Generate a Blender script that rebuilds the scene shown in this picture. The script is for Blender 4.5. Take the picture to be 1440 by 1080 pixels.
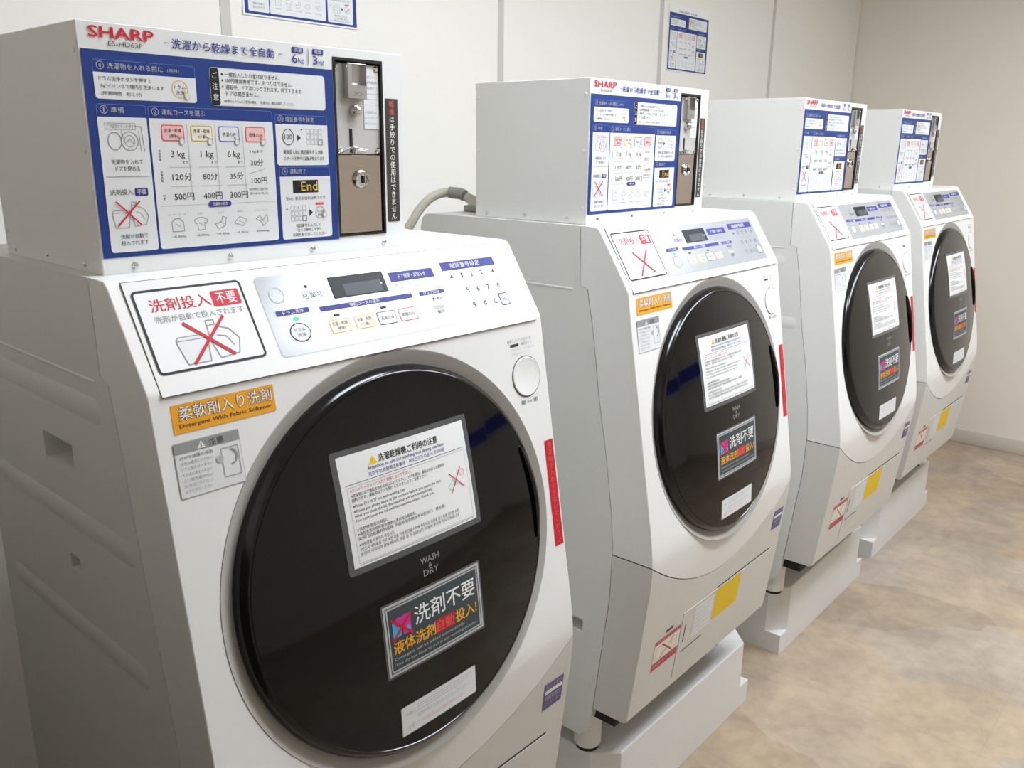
import bpy, bmesh, math, random
from mathutils import Vector, Matrix
random.seed(7)
scn = bpy.context.scene
for o in list(bpy.data.objects): bpy.data.objects.remove(o)
COL = scn.collection
PI = math.pi

# ------------------------------------------------------------------ camera
def cam_matrix(loc, yaw, pitch, roll):
    cy, sy, cp, sp = math.cos(yaw), math.sin(yaw), math.cos(pitch), math.sin(pitch)
    f = Vector((cy*cp, sy*cp, -sp)); r = Vector((sy, -cy, 0)); u = r.cross(f)
    cr, sr = math.cos(roll), math.sin(roll)
    r2 = cr*r + sr*u; u2 = -sr*r + cr*u
    m = Matrix(((r2.x, u2.x, -f.x), (r2.y, u2.y, -f.y), (r2.z, u2.z, -f.z))).to_4x4()
    return Matrix.Translation(loc) @ m
cam_d = bpy.data.cameras.new('camera'); cam = bpy.data.objects.new('camera', cam_d); COL.objects.link(cam)
cam_d.sensor_width = 36; cam_d.lens = 36*1214.66/1440; cam_d.clip_start = .02; cam_d.clip_end = 60
cam.matrix_world = cam_matrix(Vector((-.4280, -.9803, 1.4955)), .7098, .2683, .0115)
scn.camera = cam

# ------------------------------------------------------------------ world and exposure
w = bpy.data.worlds.new('room_air'); scn.world = w; w.use_nodes = True
w.node_tree.nodes['Background'].inputs[0].default_value = (.9, .93, 1, 1)
w.node_tree.nodes['Background'].inputs[1].default_value = .05
scn.view_settings.view_transform = 'Standard'; scn.view_settings.look = 'None'
scn.view_settings.gamma = 1; scn.view_settings.use_curve_mapping = False
scn.view_settings.exposure = 0.0
LAMP = 22.0                      # strength of every ceiling light's diffuser
LIGHTS = [(.80, -.42, .4), (1.75, -1.05, .6), (3.0, -1.2, .6)]   # x, y, half length

# ------------------------------------------------------------------ materials
MATS = {}
def lin(c):
    return tuple((x/255/12.92 if x/255 <= .04045 else ((x/255+.055)/1.055)**2.4) for x in c)
def mat(name, rgb, rough=.45, metal=0, coat=0, var=.03, scale=6, bump=0, emit=0, spec=.5):
    if name in MATS: return MATS[name]
    m = bpy.data.materials.new(name); m.use_nodes = True; nt = m.node_tree; b = nt.nodes['Principled BSDF']
    c = lin(rgb)
    if var:
        tc = nt.nodes.new('ShaderNodeTexCoord'); nz = nt.nodes.new('ShaderNodeTexNoise'); nz.inputs['Scale'].default_value = scale
        nz.inputs['Detail'].default_value = 3; nt.links.new(tc.outputs['Object'], nz.inputs['Vector'])
        mx = nt.nodes.new('ShaderNodeMix'); mx.data_type = 'RGBA'
        mx.inputs[6].default_value = (*[x*(1-var) for x in c], 1); mx.inputs[7].default_value = (*[min(1, x*(1+var)) for x in c], 1)
        nt.links.new(nz.outputs['Fac'], mx.inputs[0]); nt.links.new(mx.outputs[2], b.inputs['Base Color'])
        if bump:
            bp = nt.nodes.new('ShaderNodeBump'); bp.inputs['Strength'].default_value = bump; bp.inputs['Distance'].default_value = .001
            n2 = nt.nodes.new('ShaderNodeTexNoise'); n2.inputs['Scale'].default_value = 350; nt.links.new(tc.outputs['Object'], n2.inputs['Vector'])
            nt.links.new(n2.outputs['Fac'], bp.inputs['Height']); nt.links.new(bp.outputs['Normal'], b.inputs['Normal'])
    else: b.inputs['Base Color'].default_value = (*c, 1)
    b.inputs['Roughness'].default_value = rough; b.inputs['Metallic'].default_value = metal
    b.inputs['Coat Weight'].default_value = coat; b.inputs['Coat Roughness'].default_value = .06
    b.inputs['Specular IOR Level'].default_value = spec
    if emit:
        b.inputs['Emission Color'].default_value = (*c, 1); b.inputs['Emission Strength'].default_value = emit
    MATS[name] = m; return m
WHITE = mat('white_gloss_plastic', (236, 236, 233), .28, var=.01)
SIDE = mat('white_painted_steel', (226, 226, 222), .5, var=.015, bump=.05)
BOXW = mat('coin_box_white_paint', (232, 232, 228), .5, var=.015, bump=.05)
BOXF = mat('coin_box_white_print_film', (228, 230, 228), .3, var=.01)
SEAM = mat('dark_seam', (96, 96, 92), .8, var=0)
PANW = mat('white_stand_plastic', (228, 228, 226), .5, var=.015)
BEZ = mat('bezel_shaded_white', (178, 176, 169), .55, var=.01)  # white ring; the shade in its recess is put into this grey
BLACKP = mat('black_gloss_plastic', (14, 14, 15), .16, var=.0, coat=0)
GLASS = mat('smoked_black_door_glass', (7, 8, 9), .05, var=.0, spec=.36)
RUBBER = mat('black_rubber', (22, 22, 22), .7, var=0)
FILM = mat('grey_control_film', (164, 168, 171), .2, var=0, spec=.9)
LOWW = mat('lower_panel_paint', (214, 212, 206), .42, var=.01)
PANELW = mat('control_panel_plastic', (232, 232, 229), .5, var=.01, spec=.35)
LCD = mat('dark_display', (34, 40, 42), .35, var=0, spec=.15)
STEEL = mat('brushed_steel', (200, 200, 200), .32, 1, var=.03, scale=30)
MIRROR = mat('polished_steel', (188, 178, 171), .14, 1, var=.02)
CHROME = mat('chrome', (215, 215, 215), .12, 1, var=0)
PLATE = mat('grey_coin_plate', (196, 195, 191), .42, .2, var=.02)
I = {k: mat('ink_'+k, c, .5, var=0, spec=.3) for k, c in dict(
    blue=(34, 60, 130), navy=(58, 58, 138), black=(34, 34, 34), dark=(62, 62, 60), grey=(150, 152, 152), lgrey=(186, 188, 188), white=(238, 238, 236),
    paper=(226, 228, 228), red=(204, 32, 52), orange=(240, 168, 44), yellow=(238, 200, 20), lblue=(96, 120, 190), pink=(236, 190, 190),
    salmon=(224, 96, 90), gold=(222, 190, 90), slate=(66, 74, 78), cyan=(70, 170, 215), magenta=(200, 60, 150), green=(70, 225, 175),
    tag=(66, 62, 58), purple=(98, 90, 140), cream=(238, 232, 214), amber=(244, 176, 30), laminate=(74, 76, 78), rose=(178, 58, 78)).items()}
PRINTW = mat('paper_white', (236, 237, 236), .5, var=0, spec=.3)
LAMIN = mat('laminate_edge', (84, 86, 88), .25, var=0)
# wall paint, floor
WALLB = mat('white_wall_board', (236, 233, 226), .55, var=.01, scale=1.5)
WALLE = mat('beige_wall_paper', (236, 229, 216), .7, var=.02, scale=1.2)
CEIL = mat('ceiling_white', (232, 230, 225), .8, var=.01)
JOINT = mat('grey_joint_strip', (196, 194, 188), .5, var=0)
BASEB = mat('grey_baseboard', (208, 200, 188), .5, var=.02)
HOSE = mat('hose_grey', (196, 192, 178), .5, var=.03)
HOSED = mat('hose_cuff', (150, 150, 138), .55, var=0)

def floor_mat():
    m = bpy.data.materials.new('marbled_vinyl_tile'); m.use_nodes = True; nt = m.node_tree; b = nt.nodes['Principled BSDF']
    N = nt.nodes.new; L = nt.links.new
    g = N('ShaderNodeNewGeometry'); oi = N('ShaderNodeObjectInfo')
    ad = N('ShaderNodeVectorMath'); ad.operation = 'MULTIPLY_ADD'
    cb = N('ShaderNodeCombineXYZ')
    ml = N('ShaderNodeMath'); ml.operation = 'MULTIPLY'; ml.inputs[1].default_value = 37
    ml.inputs[0].default_value = .3; L(ml.outputs[0], cb.inputs[2])
    ad.inputs[1].default_value = (1, 1, 1); L(g.outputs['Position'], ad.inputs[0]); L(cb.outputs[0], ad.inputs[2])
    n1 = N('ShaderNodeTexNoise'); n1.inputs['Scale'].default_value = 4.2; n1.inputs['Detail'].default_value = 7; n1.inputs['Roughness'].default_value = .58; n1.inputs['Distortion'].default_value = .6
    L(ad.outputs[0], n1.inputs['Vector'])
    r1 = N('ShaderNodeValToRGB'); e = r1.color_ramp.elements
    e[0].position = .32; e[0].color = (*lin((192, 172, 150)), 1); e[1].position = .7; e[1].color = (*lin((226, 204, 174)), 1)
    k = r1.color_ramp.elements.new(.5); k.color = (*lin((210, 190, 163)), 1)
    L(n1.outputs['Fac'], r1.inputs[0])
    n2 = N('ShaderNodeTexNoise'); n2.inputs['Scale'].default_value = 26; n2.inputs['Detail'].default_value = 8; L(ad.outputs[0], n2.inputs['Vector'])
    r2 = N('ShaderNodeValToRGB'); r2.color_ramp.elements[0].position = .35; r2.color_ramp.elements[0].color = (.84, .82, .83, 1); r2.color_ramp.elements[1].position = .65
    L(n2.outputs['Fac'], r2.inputs[0])
    mx = N('ShaderNodeMix'); mx.data_type = 'RGBA'; mx.blend_type = 'MULTIPLY'; mx.inputs[0].default_value = .8
    L(r1.outputs[0], mx.inputs[6]); L(r2.outputs[0], mx.inputs[7])
    vz = N('ShaderNodeTexNoise'); vz.inputs['Scale'].default_value = 2.6; vz.inputs['Detail'].default_value = 4
    L(g.outputs['Position'], vz.inputs['Vector'])
    va = N('ShaderNodeVectorMath'); va.operation = 'MULTIPLY_ADD'; va.inputs[1].default_value = (.34, .34, 0); L(vz.outputs['Color'], va.inputs[0]); L(g.outputs['Position'], va.inputs[2])
    vo = N('ShaderNodeTexVoronoi'); vo.inputs['Scale'].default_value = 2.7; L(va.outputs[0], vo.inputs['Vector'])
    sp = N('ShaderNodeSeparateColor'); L(vo.outputs['Color'], sp.inputs[0])
    hs = N('ShaderNodeHueSaturation'); mr = N('ShaderNodeMapRange'); mr.inputs[3].default_value = .655; mr.inputs[4].default_value = .80
    L(sp.outputs[0], mr.inputs[0]); L(mr.outputs[0], hs.inputs['Value']); L(mx.outputs[2], hs.inputs['Color'])
    m2 = N('ShaderNodeMapRange'); m2.inputs[3].default_value = .72; m2.inputs[4].default_value = 1.12; L(sp.outputs[1], m2.inputs[0]); L(m2.outputs[0], hs.inputs['Saturation'])
    L(hs.outputs[0], b.inputs['Base Color'])
    b.inputs['Roughness'].default_value = .42; b.inputs['Specular IOR Level'].default_value = .4
    return m
FLOOR = floor_mat()

# ------------------------------------------------------------------ helpers
def link(name, me, m=None, parent=None, smooth=None):
    if m is not None and not me.materials:
        me.materials.append(m)
    if smooth is not None:
        for p in me.polygons: p.use_smooth = True
        me.set_sharp_from_angle(angle=math.radians(smooth))
    o = bpy.data.objects.new(name, me); COL.objects.link(o)
    if parent: o.parent = parent
    return o
def bm_obj(name, bm, m, parent=None, smooth=35):
    me = bpy.data.meshes.new(name); bmesh.ops.recalc_face_normals(bm, faces=bm.faces); bm.to_mesh(me); bm.free()
    return link(name, me, m, parent, smooth)
def tag(o, label=None, cat=None, group=None, kind=None):
    if label: o['label'] = label
    if cat: o['category'] = cat
    if group: o['group'] = group
    if kind: o['kind'] = kind
    return o
def empty(name, loc, rz=0):
    o = bpy.data.objects.new(name, None); COL.objects.link(o); o.location = loc; o.rotation_euler = (0, 0, rz); o.empty_display_size = .1
    return o
def box(bm, lo, hi, bev=0, seg=2):
    r = bmesh.ops.create_cube(bm, size=1); vs = r['verts']
    c = [(a+b)/2 for a, b in zip(lo, hi)]; s = [abs(b-a) for a, b in zip(lo, hi)]
    for v in vs: v.co = Vector((v.co.x*s[0]+c[0], v.co.y*s[1]+c[1], v.co.z*s[2]+c[2]))
    if bev:
        es = list({e for v in vs for e in v.link_edges})
        bmesh.ops.bevel(bm, geom=es, offset=bev, segments=seg, affect='EDGES', profile=.5)
    return bm
def prism(bm, poly, x0, x1, bev=0, seg=3, nobev=()):
    """poly: (y,z) outline extruded from x0 to x1; rim edges bevelled except those whose index is in nobev"""
    n = len(poly)
    a = [bm.verts.new((x0, y, z)) for y, z in poly]; b = [bm.verts.new((x1, y, z)) for y, z in poly]
    bm.faces.new(a); bm.faces.new(b[::-1])
    for i in range(n): bm.faces.new((a[i], b[i], b[(i+1) % n], a[(i+1) % n]))
    bmesh.ops.recalc_face_normals(bm, faces=bm.faces)
    if bev:
        es = []
        for i in range(n):
            if i in nobev: continue
            for s in (a, b): es.append(bm.edges.get((s[i], s[(i+1) % n])))
        bmesh.ops.bevel(bm, geom=es, offset=bev, segments=seg, affect='EDGES', profile=.5, clamp_overlap=True)
    return bm
def lathe(bm, prof, origin, axis, seg=64, arc=None):
    """prof: (r,h) pairs; h along axis"""
    ax = Vector(axis).normalized(); u = ax.orthogonal().normalized(); v = ax.cross(u); O = Vector(origin)
    rings = []
    for r, h in prof:
        if r < 1e-6: rings.append([bm.verts.new(O+ax*h)])
        else: rings.append([bm.verts.new(O+ax*h+(u*math.cos(2*PI*i/seg)+v*math.sin(2*PI*i/seg))*r) for i in range(seg)])
    for A, B in zip(rings, rings[1:]):
        for i in range(seg):
            j = (i+1) % seg
            q = [A[i % len(A)], A[j % len(A)], B[j % len(B)], B[i % len(B)]]
            q2 = []
            for t in q:
                if t not in q2: q2.append(t)
            if len(q2) > 2: bm.faces.new(q2)
    return bm
def tube(bm, pts, r, seg=12, cap=True):
    P = [Vector(p) for p in pts]; rings = []; up = Vector((0, 0, 1)); n0 = None
    for i, p in enumerate(P):
        t = (P[min(i+1, len(P)-1)]-P[max(i-1, 0)]).normalized()
        if n0 is None: n0 = t.orthogonal().normalized()
        n0 = (n0-t*n0.dot(t)).normalized(); b = t.cross(n0)
        rr = r[i] if isinstance(r, (list, tuple)) else r
        rings.append([bm.verts.new(p+(n0*math.cos(2*PI*k/seg)+b*math.sin(2*PI*k/seg))*rr) for k in range(seg)])
    for A, B in zip(rings, rings[1:]):
        for k in range(seg): bm.faces.new((A[k], A[(k+1) % seg], B[(k+1) % seg], B[k]))
    if cap: bm.faces.new(rings[0]); bm.faces.new(rings[-1][::-1])
    return bm
def spline(pts, n=8):
    P = [Vector(p) for p in pts]; out = []
    Q = [P[0]*2-P[1]]+P+[P[-1]*2-P[-2]]
    for i in range(1, len(Q)-2):
        for k in range(n):
            t = k/n; a, b, c, d = Q[i-1:i+3]
            out.append(.5*((2*b)+(c-a)*t+(2*a-5*b+4*c-d)*t*t+(3*b-a-3*c+d)*t**3))
    out.append(P[-1]); return out
def boolean(o, cutters, op='DIFFERENCE'):
    for c in cutters:
        md = o.modifiers.new('b', 'BOOLEAN'); md.operation = op; md.object = c; md.solver = 'EXACT'
    for p in o.data.polygons: p.use_smooth = True
    o.data.update_tag(); o.update_tag(); bpy.context.view_layer.update()
    dg = bpy.context.evaluated_depsgraph_get(); dg.update()
    me = bpy.data.meshes.new_from_object(o.evaluated_get(dg)); o.modifiers.clear(); o.data = me
    for c in cutters: bpy.data.objects.remove(c)
    for p in me.polygons: p.use_smooth = True
    me.set_sharp_from_angle(angle=math.radians(32))
    md = o.modifiers.new('w', 'WEIGHTED_NORMAL'); md.keep_sharp = True; md.weight = 90
    bpy.context.view_layer.update(); dg = bpy.context.evaluated_depsgraph_get(); dg.update()
    me = bpy.data.meshes.new_from_object(o.evaluated_get(dg)); o.modifiers.clear(); o.data = me
    return o

# ------------------------------------------------------------------ flat print (stickers, signs): real lettering meshes
_tc = {}
def text_mesh(s, bold=0):
    if (s, bold) in _tc: return _tc[(s, bold)]
    c = bpy.data.curves.new('t', 'FONT'); c.body = s; c.size = 1; c.resolution_u = 2; c.offset = bold; c.fill_mode = 'FRONT'
    o = bpy.data.objects.new('t', c); me = bpy.data.meshes.new_from_object(o)
    V = [(v.co.x, v.co.y) for v in me.vertices]; F = [tuple(p.vertices) for p in me.polygons]
    if V:
        x0 = min(v[0] for v in V); x1 = max(v[0] for v in V); y0 = min(v[1] for v in V); y1 = max(v[1] for v in V)
    else: x0 = x1 = y0 = y1 = 0
    bpy.data.objects.remove(o); bpy.data.curves.remove(c); bpy.data.meshes.remove(me)
    _tc[(s, bold)] = (V, F, x0, x1, y0, y1); return _tc[(s, bold)]
class Print:
    """2-D artwork: u to the right, v downwards, metres. Every shape sits on a thin layer above the last."""
    def __init__(s, du=.02): s.V = []; s.F = []; s.M = []; s.mats = []; s.du = du
    def _m(s, m):
        m = I[m] if isinstance(m, str) else m
        if m not in s.mats: s.mats.append(m)
        return s.mats.index(m)
    def raw(s, V, F, m, l):
        k = len(s.V); mi = s._m(m); s.V += [(a, b, l) for a, b in V]
        for f in F: s.F.append(tuple(i+k for i in f)); s.M.append(mi)
    def rect(s, u0, v0, u1, v1, m, l=1, r=0, grid=False):
        rows = []
        if r:
            for i in range(5): a = PI/2*i/4; rows.append((v0+r-r*math.cos(a), r-r*math.sin(a)))
            if grid:
                n = max(1, int((v1-v0-2*r)/s.du))
                for i in range(1, n): rows.append((v0+r+(v1-v0-2*r)*i/n, 0))
            for i in range(5): a = PI/2*i/4; rows.append((v1-r+r*math.sin(a), r-r*math.cos(a)))
        else:
            n = max(1, int((v1-v0)/s.du)) if grid else 1
            rows = [(v0+(v1-v0)*i/n, 0) for i in range(n+1)]
        nu = max(1, int((u1-u0)/s.du)) if grid else 1
        V = []; F = []
        for v, ins in rows:
            for j in range(nu+1): V.append((u0+ins+(u1-u0-2*ins)*j/nu, v))
        for i in range(len(rows)-1):
            for j in range(nu):
                a = i*(nu+1)+j; F.append((a, a+nu+1, a+nu+2, a+1))
        s.raw(V, F, m, l)
    def _loop(s, u0, v0, u1, v1, r, sub):
        pts = []
        for cx, cy, a0 in ((u1-r, v0+r, -PI/2), (u1-r, v1-r, 0), (u0+r, v1-r, PI/2), (u0+r, v0+r, PI)):
            for i in range(5): a = a0+PI/2*i/4; pts.append((cx+r*math.cos(a), cy+r*math.sin(a)))
        if sub:
            out = []
            for i, p in enumerate(pts):
                q = pts[(i+1) % len(pts)]; n = sub if i % 5 == 4 else 1
                for k in range(n): out.append((p[0]+(q[0]-p[0])*k/n, p[1]+(q[1]-p[1])*k/n))
            pts = out
        return pts
    def frame(s, u0, v0, u1, v1, w, m, l=2, r=.003, sub=0):
        A = s._loop(u0, v0, u1, v1, r, sub); B = s._loop(u0+w, v0+w, u1-w, v1-w, max(r-w, .0001), sub); n = len(A)
        s.raw(A+B, [(i, i+n, (i+1) % n+n, (i+1) % n) for i in range(n)], m, l)
    def disc(s, u, v, ru, rv, m, l=2, n=24):
        s.raw([(u+ru*math.cos(2*PI*i/n), v+rv*math.sin(2*PI*i/n)) for i in range(n)], [tuple(range(n))], m, l)
    def ring(s, u, v, ru, rv, w, m, l=2, n=24, a0=0, a1=2*PI):
        A = []; B = []; full = abs(a1-a0-2*PI) < 1e-6; k = n if full else n+1
        for i in range(k):
            a = a0+(a1-a0)*i/n; A.append((u+ru*math.cos(a), v+rv*math.sin(a))); B.append((u+(ru-w)*math.cos(a), v+(rv-w)*math.sin(a)))
        s.raw(A+B, [(i, (i+1) % k, (i+1) % k+k, i+k) for i in range(n)], m, l)
    def line(s, pts, w, m, l=3):
        for (a, b), (c, d) in zip(pts, pts[1:]):
            L = math.hypot(c-a, d-b) or 1; nx, ny = -(d-b)/L*w/2, (c-a)/L*w/2
            n = max(1, int(L/s.du)); V = []
            for i in range(n+1):
                t = i/n; x = a+(c-a)*t; y = b+(d-b)*t; V += [(x+nx, y+ny), (x-nx, y-ny)]
            s.raw(V, [(2*i, 2*i+1, 2*i+3, 2*i+2) for i in range(n)], m, l)
    def poly(s, pts, m, l=2): s.raw(pts, [tuple(range(len(pts)))], m, l)
    def text(s, t, u, v, w, h, m, l=4, bold=0, align='l'):
        """fits the string in the box (u, v, w, h)"""
        V, F, x0, x1, y0, y1 = text_mesh(t)
        if x1 <= x0: return
        if len(t) == 1 and t in '1!': w *= .45; u += w*.6
        sx = w/(x1-x0); sy = h/(y1-y0)
        for k, (dx, dy) in enumerate(((0, 0),) if not bold else ((-bold, 0), (bold, .6*bold), (0, -.6*bold))):
            s.raw([(u+(x-x0+dx)*sx, v+(y1-y+dy)*sy) for x, y in V], F, m, l+k*.05)
    def vtext(s, t, u, v, w, h, m, l=4, bold=0, first=None, nfirst=0):
        """vertical writing in a column of width w"""
        n = len(t); c = h/n; sz = min(w, c)*.95
        for i, ch in enumerate(t):
            V, F, x0, x1, y0, y1 = text_mesh(ch)
            if x1 <= x0: continue
            cx = (x0+x1)/2; mm = first if (first and i < nfirst) else m
            for k, (dx, dy) in enumerate(((0, 0),) if not bold else ((-bold, 0), (bold, 0))):
                s.raw([(u+w/2+(x-cx+dx)*sz, v+c*i+c*.5-(y-.36+dy)*sz) for x, y in V], F, mm, l+k*.05)
    def x(s, u0, v0, u1, v1, w, m='red', l=6): s.line([(u0, v0), (u1, v1)], w, m, l); s.line([(u1, v0), (u0, v1)], w, m, l+.5)
    def build(s, name, fn, parent, lift=.00028, base=.0004):
        me = bpy.data.meshes.new(name); me.from_pydata([fn(a, b, base+l*lift) for a, b, l in s.V], [], s.F)
        for m in s.mats: me.materials.append(m)
        me.polygons.foreach_set('material_index', s.M); me.update()
        return link(name, me, None, parent)

# ------------------------------------------------------------------ room shell
YW, XE, XL, YF, ZC = .84, 4.45, -.66, -3.4, 2.55
def shell(name, lo, hi, m): return tag(bm_obj(name, box(bmesh.new(), lo, hi), m, smooth=None), kind='structure')
floor = shell('floor', (XL-.1, YF-.1, -.1), (XE+.1, YW+.1, -.004), mat('floor_grout', (176, 160, 138), .7))
T = .457
tile_me = None
tiles = []
x0, y0 = 2.71-T*9, -.21-T*8
for i in range(14):
    for j in range(11):
        a, b = x0+T*i, y0+T*j
        lo = (max(a, XL), max(b, YF)); hi = (min(a+T, XE), min(b+T, YW))
        if hi[0]-lo[0] < .02 or hi[1]-lo[1] < .02: continue
        bm = bmesh.new(); g = .00012
        box(bm, (lo[0]+g, lo[1]+g, -.005), (hi[0]-g, hi[1]-g, 0), 0)
        t = bm_obj('floor_tile', bm, FLOOR, floor, None); tiles.append(t)
shell('ceiling', (XL-.1, YF-.1, ZC), (XE+.1, YW+.1, ZC+.1), CEIL)
wb = shell('wall_back', (XL-.1, YW, 0), (XE+.1, YW+.1, ZC), WALLB)
shell('wall_end', (XE, YF-.1, 0), (XE+.1, YW, ZC), WALLE)
wl = shell('wall_left', (XL-.1, YF-.1, 0), (XL, YW, ZC), mat('tan_wall_paper', (222, 214, 202), .7))
bm_obj('added_dark_board', box(bmesh.new(), (XL-.01, YF, 0), (XL+.012, YW-.01, 1.3), .002, 1), mat('added_board_brown', (58, 48, 40), .5, var=.15, scale=4), wl, None)  # unseen board, added to keep bounced light off the nearest washer's side
shell('wall_front', (XL, YF-.1, 0), (XE, YF, ZC), WALLE)
seams = [XL, -.2, .704, 1.614, 2.50, 3.43, XE]
for a, b in zip(seams, seams[1:]):
    bm_obj('panel', box(bmesh.new(), (a+.006, YW-.006, .0), (b-.006, YW+.002, ZC), .001, 1), WALLB, wb, None)
for s_ in seams[1:-1]:
    bm_obj('joint_strip', box(bmesh.new(), (s_-.013, YW-.0075, .0), (s_+.013, YW, ZC), .0008, 1), JOINT, wb, None)
bm = bmesh.new(); box(bm, (XE-.009, YF, 0), (XE, YW-.01, .075), .003, 2)
tag(bm_obj('baseboard_end', bm, BASEB, None), kind='structure')
bm = bmesh.new(); box(bm, (XL, YW-.015, 0), (XE-.01, YW-.0075, .075), .003, 2)
tag(bm_obj('baseboard_back', bm, BASEB, None), kind='structure')

# ceiling lights
LM = mat('lit_diffuser', (240, 246, 255), .5, var=0, emit=LAMP)
names = ['recessed ceiling light above the nearest two washers', 'recessed ceiling light in front of the second and third washers', 'recessed ceiling light in front of the farthest washer']
for (lx, ly, hl), nm in zip(LIGHTS, names):
    e = tag(empty('ceiling_light', (lx, ly, ZC)), nm, 'light', 'ceiling lights')
    bm = bmesh.new(); box(bm, (-hl-.03, -.23, -.03), (hl+.03, .23, 0), .004); bm_obj('housing', bm, CEIL, e)
    bm = bmesh.new(); box(bm, (-hl, -.2, -.034), (hl, .2, -.029)); bm_obj('diffuser', bm, LM, e, None)

# ------------------------------------------------------------------ instruction artwork (coin box front and wall posters): u 0..0.3208, v 0..0.219
def panel_head(p, u0, v0, u1, hh, num, title, tw, extra=None):
    p.frame(u0, v0, u1, v0+hh+.004, .0006, 'lblue', 2, .003)
    p.ring(u0+.008, v0+hh/2, .0042, .0042, .0006, 'lgrey', 3, 20)
    p.text(num, u0+.0068, v0+hh/2-.0021, .0024, .0042, 'lgrey', 3)
    p.text(title, u0+.0155, v0+hh/2-.0032, tw, .0064, 'lgrey', 3)
    if extra: p.text(extra, u0+.0155+tw+.005, v0+hh/2-.0015, .014, .0042, 'lgrey', 3)
def lower_body(p, u0, v0, u1, v1):
    p.rect(u0, v0, u1, v1, 'paper', 2, .0035); p.rect(u0, v0, u1, v0+.005, 'paper', 2.4)
def pointer(p, u, v, m='grey'):
    p.disc(u, v, .0032, .0038, 'paper', 5.2, 12); p.ring(u, v, .0032, .0038, .0005, m, 5.6, 14); p.line([(u-.001, v-.002), (u-.0035, v-.006)], .0016, m, 5)
def keypad(p, u, v, w, h, m='grey'):
    for r in range(3):
        for c in range(4): p.frame(u+w*c/4+.0004, v+h*r/3+.0004, u+w*(c+1)/4-.0004, v+h*(r+1)/3-.0004, .00035, m, 3, .0006)
    p.frame(u+w*.74, v+h*.64, u+w*1.02, v+h*1.02, .0007, m, 4, .001)
def garment(p, k, u, v, s, m='grey'):
    P = {0: [(-.5, -.2), (-.2, -.5), (.2, -.5), (.5, -.2), (.55, .5), (-.45, .5), (-.5, -.2)],
         1: [(-.6, -.3), (-.2, -.5), (.2, -.5), (.6, -.3), (.45, 0), (.3, -.1), (.3, .5), (-.3, .5), (-.3, -.1), (-.45, 0), (-.6, -.3)],
         2: [(-.6, .1), (0, -.1), (.1, -.5), (.45, -.4), (.3, .3), (-.3, .5), (-.6, .1)],
         3: [(-.6, .1), (-.1, -.4), (.6, -.15), (.2, .4), (-.6, .1)],
         4: [(-.6, -.1), (-.2, -.4), (.1, 0), (.5, -.5), (.6, .1), (.1, .5), (-.1, .1), (-.6, -.1)]}[k]
    p.line([(u+a*s, v+b*s) for a, b in P], .0007, m, 3)
    p.line([(u-.2*s, v-.1*s), (u+.25*s, v+.15*s)], .0005, m, 3)
def detergent_art(p, u, v, w, h, lw=.0012, xm='red', m='grey'):
    q = lambda a, b: (u+a*w, v+b*h)
    p.poly([q(0, .42), q(.04, .33), q(.45, .33), q(.42, .98), q(.08, .98)], 'paper' if m != 'white' else 'cyan', 2.6)
    p.line([q(0, .42), q(.04, .33), q(.46, .33), q(.5, .42), q(0, .42), q(.07, .98), q(.43, .98), q(.5, .42)], lw*.55, m, 3)
    p.line([q(.55, .14), q(.68, .14), q(.68, .02), q(.55, .02), q(.55, .14), q(.53, .5), q(.6, .95), q(.92, .9), q(1, .55), q(.88, .28), q(.68, .18)], lw*.55, m, 3)
    p.line([q(.66, .4), q(.8, .45), q(.88, .7)], lw*.45, m, 3)
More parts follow.
